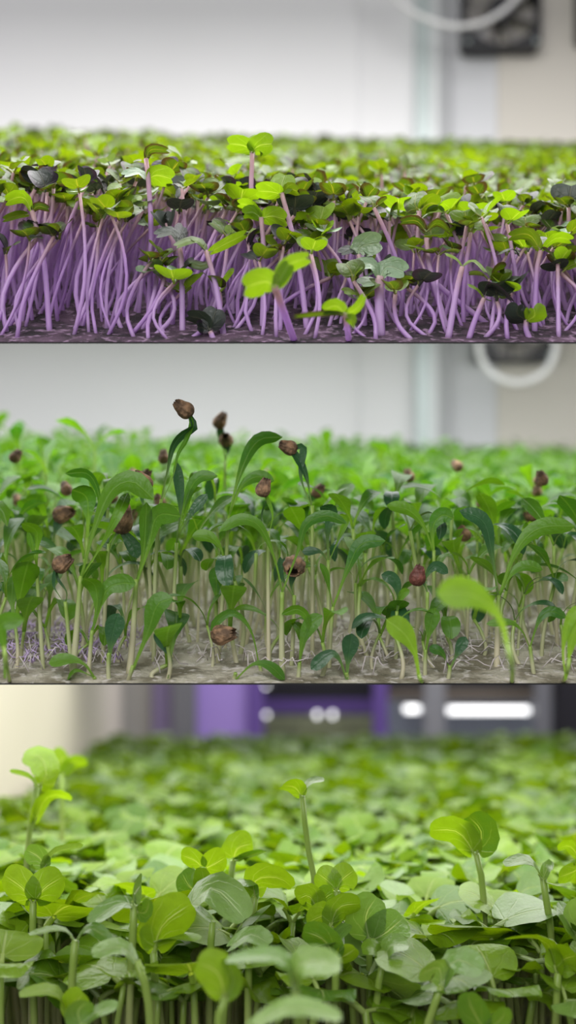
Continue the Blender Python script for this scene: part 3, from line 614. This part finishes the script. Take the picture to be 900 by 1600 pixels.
TILT = {'A': .27, 'B': .05, 'C': -.20}
def leaf_matrix(node, pitch, roll, az, sc_, k='B'):
    return Matrix.Translation(node) @ Matrix.Rotation(TILT[k], 4, 'X') @ Matrix.Rotation(az, 4, 'Z') @ Matrix.Rotation(pitch, 4, 'X') @ Matrix.Rotation(roll, 4, 'Y') @ Matrix.Diagonal((sc_, sc_, sc_, 1))

for k in 'ABC':
    s = SPEC[k]; pts = crowd(k); t = TRAYS[k]
    def inview(x, d):
        px = 450+x/d*F; return -25 < px < 925
    cand = sorted([p for p in pts if inview(*p)], key=lambda p: p[1])
    nhero = sum(1 for r_ in ROOTS if r_[0] == k)
    solo = cand[:300-nhero]; solo_set = set(solo)
    rest = [p for p in pts if p not in solo_set]
    mid_d = sorted(p[1] for p in solo)[len(solo)//2]
    for (x, d) in solo:
        hgt, lean, leaves = plant_params(k, x, d)
        pad = {'A': 16, 'B': 26, 'C': 44}[k]
        for _ in range(7):
            hx = 450+(x+lean.x)/d*F; hy = 800-(gz(k, d)+hgt+{'A': .002, 'B': .008, 'C': .003}[k]-CZ)/d*F
            if any(q[0] == k and d < q[3]+.003 and abs(hx-q[1]) < q[4]+pad and -pad*1.1 < hy-q[2] < pad*.9 for q in KEEP): hgt *= .90
            elif any(q[0] == k and d < q[3]+.003 and abs(hx-q[1]) < q[4]+pad*.6 and hy < q[2] for q in KEEP): hgt *= .90
            else: break
        px = 450+x/d*F
        side = 'left third' if px < 300 else ('middle third' if px < 600 else 'right third')
        row = 'front rows' if d < mid_d else 'rows behind the front ones'
        grp = f"{s['crown']} seedlings crowded in the {row}, {side} of the {s['tray']}"
        lab = f"crowded {s['crown']} seedling in {row}, {side} of the {s['tray']}"
        root = empty(s['name'], (x, d, gz(k, d)-.0005), lab, 'seedling', grp)
        path = stem_path(k, hgt, lean); sr = R(.75, 1.25)
        link('stem', stem_mesh(path, RAD[k][0]*sr, RAD[k][1]*sr, M[SM[k][0]], n=8, sides=6), root)
        node = path[-1]
        for (vi, pitch, roll, az, sc_) in leaves:
            o = link('leaf', VAR[(k, False)][vi], root); o.matrix_local = leaf_matrix(node, pitch, roll, az, sc_, k)
        if k == 'B' and random.random() < (.10 if d > .275 else 0):
            o = link('seed_hull', random.choice(HULLS), root); o.location = node+Vector((R(-.004, .004), -.003, R(.008, .014))); o.rotation_euler = (R(-.6, .6), R(-.9, .9), 0)
    # the uncountable rest: one mesh
    V = []; Fq = []; UVs = []; RN = []; MI = []; off = 0
    cache = []
    for me in VAR[(k, True)]:
        vv = np.array([v.co[:] for v in me.vertices]); ff = [tuple(p.vertices) for p in me.polygons]
        uvd = np.zeros((len(vv), 2)); l = me.uv_layers[0].data
        for p in me.polygons:
            for li in p.loop_indices: uvd[me.loops[li].vertex_index] = l[li].uv[:]
        cache.append((vv, ff, uvd))
    for (x, d) in rest:
        hgt, lean, leaves = plant_params(k, x, d); rnd = random.random()
        base = Vector((x, d, gz(k, d)-.0005))
        pth = stem_path(k, hgt, lean)
        if d < .62:
            pp, _ = catmull(pth, 4); r0, r1 = RAD[k]
            tv, tf, tu = tube([p+base for p in pp], [r0+(r1-r0)*i/4 for i in range(5)], 5, False)
            V.append(np.array([tuple(p) for p in tv])); UVs.append(np.array(tu)); RN.append(np.full(len(tv), rnd))
            Fq += [tuple(a+off for a in f) for f in tf]; MI += [1]*len(tf); off += len(tv)
        for (vi, pitch, roll, az, sc_) in leaves:
            vv, ff, uvd = cache[vi]
            m = np.array(leaf_matrix(base+pth[-1], pitch, roll, az, sc_*(1+max(0, d-.45)*.5), k))
            w = vv @ m[:3, :3].T+m[:3, 3]
            V.append(w); UVs.append(uvd); RN.append(np.full(len(w), min(1, max(0, rnd+R(-.1, .1)))))
            Fq += [tuple(a+off for a in f) for f in ff]; MI += [0]*len(ff); off += len(w)
    V = np.concatenate(V); UVs = np.concatenate(UVs); RN = np.concatenate(RN)
    me = bpy.data.meshes.new('seedling_carpet'); me.from_pydata(V.tolist(), [], Fq)
    l = me.uv_layers.new(name='UVMap'); li = np.empty(len(me.loops), dtype=np.int32); me.loops.foreach_get('vertex_index', li)
    l.data.foreach_set('uv', UVs[li].astype(np.float32).ravel())
    a = me.attributes.new('rnd', 'FLOAT', 'POINT'); a.data.foreach_set('value', RN.astype(np.float32))
    me.materials.append(M[{'A': 'cab_s', 'B': 'cor_s', 'C': 'rad_s'}[k]]); me.materials.append(M[SM[k][1]])
    me.polygons.foreach_set('material_index', MI); me.polygons.foreach_set('use_smooth', [True]*len(me.polygons)); me.update()
    o = link('seedling_carpet', me)
    tag(o, f"dense blurred carpet of {s['crown']} seedlings filling the back of the {s['tray']}", 'seedlings', kind='stuff')
    print(k, 'rest', len(rest), 'solo', len(solo), 'maxd solo', solo[-1][1], 'faces', len(Fq))

# loose white roots and fibres lying on the middle tray's mat (uncountable)
V = []; Fq = []; off = 0
for i in range(700):
    d = R(.238, .42); x = R(-.27, .27)*d*1.1; z = gz('B', d)
    L = R(.004, .012); a = R(0, 6.28); pts = []
    for q in range(5):
        a += R(-.5, .5); pts.append(Vector((x, max(.2385, d), z+.0015+R(0, .003)+.0012*math.sin(q)))); x += math.cos(a)*L/5; d += math.sin(a)*L/5; z = gz('B', max(.2385, d))
    v, f, _ = tube(pts, [.00014]*5, 4); V += [tuple(p) for p in v]; Fq += [tuple(b+off for b in g) for g in f]; off += len(v)
o = link('root_fibers', mesh('root_fibers', V, Fq, M['root'])); tag(o, 'tangle of thin whitish root fibres on the middle tray mat', 'roots', kind='stuff')
V = []; Fq = []; off = 0
for i in range(150):
    d = R(.242, .29); x = (R(0, 200)-450)/F*d; z = gz('B', d)
    L = R(.004, .010); a = R(0, 6.28); pts = []
    for q in range(5):
        a += R(-.5, .5); pts.append(Vector((x, max(.2385, d), z+.002+R(0, .003)))); x += math.cos(a)*L/5; d += math.sin(a)*L/5; z = gz('B', max(.2385, d))
    v, f, _ = tube(pts, [.00016]*5, 4); V += [tuple(p) for p in v]; Fq += [tuple(b+off for b in g) for g in f]; off += len(v)
o = link('lilac_root_fibers', mesh('lilac_root_fibers', V, Fq, M['root_p'])); tag(o, 'lilac-tinted root fibres at the left front of the middle tray', 'roots', kind='stuff')

# ------------------------------------------------------------- the room behind
def box(name, x0, x1, y0, y1, z0, z1, mat, parent=None, bev=0):
    o_ = Vector(((x0+x1)/2, (y0+y1)/2, (z0+z1)/2))
    v = [(x-o_.x, y-o_.y, z-o_.z) for x in (x0, x1) for y in (y0, y1) for z in (z0, z1)]
    f = [(0, 1, 3, 2), (4, 6, 7, 5), (0, 4, 5, 1), (2, 3, 7, 6), (0, 2, 6, 4), (1, 5, 7, 3)]
    ob = link(name, mesh(name, v, f, mat, smooth=False), parent)
    ob.location = o_ if parent is None else o_-parent.location
    if bev:
        m = ob.modifiers.new('b', 'BEVEL'); m.width = bev; m.segments = 2
    return ob
def pxx(px, d): return (px-450)/F*d
def pz(py, d): return CZ+(800-py)/F*d
M['wall'] = simple('white_wall', (.78, .78, .79), .5, noise=.04, nscale=3)
M['wall_g'] = simple('grey_panel', (.60, .61, .63), .45, noise=.05, nscale=3)
M['wall_b'] = simple('beige_wall', (.60, .57, .51), .6, noise=.04, nscale=3)
M['post'] = simple('greenish_aluminium', (.42, .48, .47), .35, .3)
M['post_l'] = simple('light_aluminium', (.66, .68, .68), .35, .1)
D = 1.15; zb = gz('B', 1.10)-.01
S = lambda o: tag(o, kind='structure')
S(box('wall_back', -.75, pxx(560, D), D, D+.02, zb, 2.1, M['wall']))
S(box('wall_middle', pxx(560, D), pxx(655, D), D+.004, D+.024, zb, 2.1, M['wall']))
S(box('trim_1', pxx(648, D), pxx(670, D), D-.012, D+.004, zb, 2.1, M['post']))
S(box('trim_2', pxx(670, D), pxx(684, D), D-.006, D+.004, zb, 2.1, M['post_l']))
S(box('trim_3', pxx(684, D), pxx(700, D), D-.010, D+.004, zb, 2.1, simple('dark_aluminium', (.36, .37, .38), .4)))  # grey strip, darker than its neighbours
S(box('wall_panel', pxx(700, D), pxx(778, D), D+.004, D+.024, zb, 2.1, M['wall_g']))
S(box('wall_right', pxx(778, D), .75, D, D+.02, zb, 2.1, M['wall_b']))
# cream wall beside the lowest tray
xa, xb = wall_x(.30), wall_x(2.15); z0, z1 = .85, CZ-.03
v = []
for (x, y) in ((xa, .30), (xb, 2.15), (xb-.02, 2.15), (xa-.02, .30)): v += [(x, y, gz('C', y)-.06), (x, y, CZ-.02-.075*y)]
f = [(0, 1, 3, 2), (2, 3, 5, 4), (4, 5, 7, 6), (6, 7, 1, 0), (0, 2, 4, 6), (1, 7, 5, 3)]
M['cream'] = simple('cream_wall', (.72, .66, .54), .7, noise=.04, nscale=3)
S(link('wall_left', mesh('wall_left', v, f, M['cream'], smooth=False)))

# fans
M['blk'] = simple('black_fan_plastic', (.012, .012, .016), .45)
M['blade'] = simple('grey_translucent_blade', (.42, .40, .38), .35)
def fan(cx, cz, s, y, label, ang=.3):
    root = empty('axial_fan', (cx, y, cz), label, 'fan', None)
    # square frame with a round opening
    n = 64; v = []; f = []; R0 = s*.46
    for yy in (-.012, .012):
        for i in range(n):
            a = 2*math.pi*i/n; c, si = math.cos(a), math.sin(a); m = max(abs(c), abs(si)); k_ = s/2/m
            k_ = min(k_, s*.5*1.36)
            v.append((c*k_, yy, si*k_)); v.append((c*R0, yy, si*R0))
    for i in range(n):
        j = (i+1) % n; a, b, c2, d2 = 2*i, 2*i+1, 2*j, 2*j+1; o2 = 2*n
        f += [(a, c2, d2, b), (a+o2, b+o2, d2+o2, c2+o2), (a, a+o2, c2+o2, c2), (b, d2, d2+o2, b+o2)]
    fr = link('frame', mesh('frame', v, f, M['blk'], smooth=False), root)
    for sx in (-1, 1):
        for sz in (-1, 1):
            v, f, _ = tube([Vector((sx*s*.43, -.0135, sz*s*.43)), Vector((sx*s*.43, -.012, sz*s*.43))], [.0028]*2, 10)
            link('screw', mesh('screw', v, f, M['post']), root)
    v, f, _ = tube([Vector((0, -.010, 0)), Vector((0, .010, 0))], [s*.17]*2, 28)
    link('hub', mesh('hub', v, f, M['blk'], smooth=False), root)
    for b in range(7):
        a0 = ang+2*math.pi*b/7; v = []; f = []
        for i in range(6):
            r = s*(.165+.28*i/5)
            for j in range(5):
                a = a0+(j/4)*.62+i*.05
                v.append((math.cos(a)*r, -.008+.016*j/4, math.sin(a)*r))
        for i in range(5):
            for j in range(4):
                q = i*5+j; f.append((q, q+1, q+6, q+5))
        link('blade', mesh('blade', v, f, M['blade']), root)
    for b in range(3):
        a = .5+2*math.pi*b/3
        v, f, _ = tube([Vector((math.cos(a)*s*.1, .011, math.sin(a)*s*.1)), Vector((math.cos(a)*s*.47, .011, math.sin(a)*s*.47))], [.0022]*2, 6)
        link('strut', mesh('strut', v, f, M['blk']), root)
    return root
fd = D-.0125
fan(pxx(781, fd), pz(20, fd), pxx(450+122, fd), fd, 'square black fan with pale blades high on the wall above the top tray')
fan(pxx(962, fd), pz(8, fd), pxx(450+122, fd), fd, 'square black fan cut off by the right border, above the top tray')
fan(pxx(802, fd), pz(506, fd), pxx(450+122, fd), fd, 'square black fan just beneath the top tray, behind a looped white cable')
M['cable'] = simple('white_cable', (.85, .85, .85), .4)
def cable(pts, r, label):
    pp, _ = catmull(pts, 40); o_ = pp[0].copy()
    v, f, uv = tube([p-o_ for p in pp], [r]*41, 10)
    o = link('power_cable', mesh('power_cable', v, f, M['cable'])); o.location = o_
    return tag(o, label, 'cable')
q = fd-.06
cable([P(560, -60, q), P(610, -8, q), P(650, 22, q), P(700, 40, q), P(745, 38, q), P(785, 18, q), P(812, -10, q), P(830, -50, q)], .0028, 'white cable sagging in front of the upper fan')
ring = [P(808+62*math.cos(a), 536+62*math.sin(a), q) for a in [math.radians(x) for x in range(-200, 21, 20)]][::-1]
ring = [P(808+60*math.cos(math.radians(x)), 538+60*math.sin(math.radians(x)), q) for x in range(-35, 216, 18)]
cable(ring, .0034, 'white cable hanging in a round loop beneath the top tray')
pp, _ = catmull([P(553, 533, 1.13), P(560, 580, 1.13), P(563, 640, 1.13), P(555, 700, 1.13), P(553, 760, 1.13)], 30)
v, f, uv = tube(pp, [.0009]*31, 6)
S(link('film_edge', mesh('film_edge', v, f, M['post_l'])))  # thin tube for the pale edge of plastic film on the wall

# racks seen beyond the lowest tray
S(box('floor', -1.8, 2.2, -1.5, 3.1, -.05, 0, simple('grey_floor', (.35, .35, .35), .6)))
B = 2.2
def rb(name, x0, x1, y0, y1, dep, mat, label, cat, th=.03, group=None):
    o = box(name, pxx(x0, dep), pxx(x1, dep), dep, dep+th, max(0, pz(y1, dep)), pz(y0, dep), mat, None, .002)
    return tag(o, label, cat, group)
M['pur'] = simple('violet_lit_sheet', (.44, .30, .78), .6)  # violet light on the sheet is put into its base colour
M['pur2'] = simple('deep_indigo', (.16, .09, .36), .5)  # plain indigo base colour for rack posts and a beam
M['pur3'] = simple('dull_violet', (.30, .24, .42), .6)
M['gpost'] = simple('grey_steel', (.20, .20, .22), .45)
M['gpost2'] = simple('light_grey_steel', (.30, .30, .32), .45)
M['dark'] = simple('dark_shelf', (.02, .018, .025), .6)
M['brown'] = simple('brown_beam', (.16, .13, .10), .6)
M['blueg'] = simple('bluish_panel', (.42, .46, .56), .6)
M['olive'] = simple('distant_greens', (.24, .26, .15), .9, noise=.4, nscale=60)
M['tubeL'] = simple('lit_tube', (.9, .9, .9), .4, emit=(1, 1, 1), es=2.6)
S(box('wall_far', -1.6, 2.0, 3.0, 3.03, 0, 2.2, simple('far_grey_wall', (.16, .15, .20), .8)))
rb('wall_panel_cream', 120, 238, 900, 1793, B, simple('greyish_cream', (.46, .44, .40), .7), None, None); S(bpy.data.objects['wall_panel_cream'])
rb('violet_strip', 238, 268, 900, 1793, B-.02, M['pur3'], 'narrow dull violet upright strip beside the cream wall', 'post')
rb('rack_post', 268, 306, 900, 1793, B-.05, M['gpost'], 'grey steel rack post between the two violet strips', 'rack post')
rb('violet_sheet', 304, 388, 900, 1793, B-.02, M['pur'], 'wide sheet coloured as if lit bright violet behind the lowest tray', 'sheet')
rb('rack_post', 386, 412, 900, 1793, B-.03, M['pur2'], 'indigo rack post right of the bright violet sheet', 'rack post')
rb('rack_shelf', 412, 590, 900, 1093, B+.2, M['dark'], 'dark shelf underside across the rack, centre background', 'shelf', .05)
rb('rack_beam', 412, 590, 1093, 1114, B+.2, M['pur2'], 'indigo shelf beam beneath the dark shelf', 'beam')
rb('distant_tray', 400, 590, 1126, 1793, B+.1, M['olive'], 'far blurred tray of greens in the neighbouring rack', 'tray', .06)
rb('rack_post', 584, 606, 900, 1793, B, M['pur2'], 'slim indigo rack post in the centre background', 'rack post')
rb('rack_shelf', 606, 860, 900, 1076, B+.1, M['dark'], 'dark shelf at upper right in the background', 'shelf', .05)
rb('rack_beam', 606, 900, 1076, 1094, B+.1, M['brown'], 'brownish horizontal rack beam above the lit tubes', 'beam')
rb('back_panel', 606, 860, 1094, 1793, B+.2, M['blueg'], 'pale bluish panel behind the lit tubes', 'panel')
rb('rack_post', 664, 696, 900, 1793, B-.06, M['gpost2'], 'light grey rack post between the two lit tubes', 'rack post')
rb('rack_post', 838, 862, 900, 1793, B-.06, M['gpost'], 'grey rack post at the right end of the long lit tube', 'rack post')
rb('rack_post', 868, 940, 900, 1793, B-.04, M['dark'], 'black rack post at the right border', 'rack post')
def tubelamp(x0, x1, y, r, label):
    root = empty('tube_lamp', P((x0+x1)/2, y, B+.02), label, 'lamp')
    h_ = (x1-x0)/2/F*(B+.02)
    v, f, _ = tube([Vector((-h_+i*2*h_/8, 0, 0)) for i in range(9)], [r]*9, 14)
    link('glass_tube', mesh('glass_tube', v, f, M['tubeL']), root)
    for s_ in (-1, 1):
        v, f, _ = tube([Vector((s_*h_, 0, 0)), Vector((s_*(h_+.008), 0, 0))], [r*.8]*2, 12)
        link('end_cap', mesh('end_cap', v, f, M['gpost2']), root)
tubelamp(632, 655, 1108, .0065, 'short glowing tube lamp left of the light grey rack post')
tubelamp(700, 826, 1110, .0065, 'long glowing tube lamp right of the light grey rack post')
tubelamp(493, 498, 1117, .006, 'small round lamp glow in the centre background, left of a pair')
tubelamp(517, 522, 1117, .006, 'small round lamp glow in the centre background, right of a pair')
tubelamp(414, 419, 1117, .004, 'small round lamp glow beside the indigo post')
tubelamp(413, 418, 1072, .003, 'upper small lamp glow above the dark shelf edge')

# ------------------------------------------------------------- lights
def area(name, loc, rot, sx, sy, power, col=(1, 1, 1)):
    l = bpy.data.lights.new(name, 'AREA'); l.shape = 'RECTANGLE'; l.size = sx; l.size_y = sy; l.energy = power; l.color = col
    o = bpy.data.objects.new(name, l); C.objects.link(o); o.location = loc; o.rotation_euler = rot; return o
area('tray_light', (0, .50, CZ+.45), (.13, 0, 0), 1.0, .6, 14.5, (1, .98, .97))
area('tray_light', (0, .70, CZ+.25*.70-.032), (math.atan(.25), 0, 0), 1.0, .52, 4.9, (.98, .99, 1))
area('tray_light', (0, .36, CZ+.0724), (math.atan(.29), 0, 0), .6, .11, 1.1, (.98, .99, 1))  # extra unseen lamp added to brighten the front of the middle tray
area('tray_light', (0, .33, CZ-.038), (math.atan(.03), 0, 0), .6, .10, .95, (1, .99, .96))  # extra unseen lamp added for sheen on the lowest tray's front leaves
area('tray_light', (0, .69, CZ-.035-.025*.69-.006), (-math.atan(.025), 0, 0), 1.0, .66, 5.6, (1, .99, .95))
area('rack_fill_light', (.3, 1.85, CZ+.25), (0, 0, 0), 1.2, .3, 8.0, (.97, .96, 1))  # unseen lamp added overhead to brighten the background racks
# soft fill added behind the camera to brighten the tray fronts
area('front_fill_light', (-.3, -.8, CZ+.75), (math.radians(50), 0, 0), 1.2, .8, 17.0, (1, .98, .98))
w = bpy.data.worlds.new('World'); sc.world = w; w.use_nodes = True
w.node_tree.nodes['Background'].inputs[0].default_value = (.95, .96, 1, 1)
w.node_tree.nodes['Background'].inputs[1].default_value = .27

cam = bpy.data.cameras.new('Camera'); co = bpy.data.objects.new('Camera', cam); C.objects.link(co)
co.location = (0, 0, CZ); co.rotation_euler = (math.pi/2, 0, 0)
cam.sensor_fit = 'VERTICAL'; cam.sensor_height = 36; cam.sensor_width = 36
cam.lens = F/1600*36; cam.clip_start = .01
cam.dof.use_dof = True; cam.dof.focus_distance = .248; cam.dof.aperture_fstop = cam.lens/4.0
sc.camera = co
sc.view_settings.view_transform = 'Standard'; sc.view_settings.look = 'None'; sc.view_settings.exposure = 0
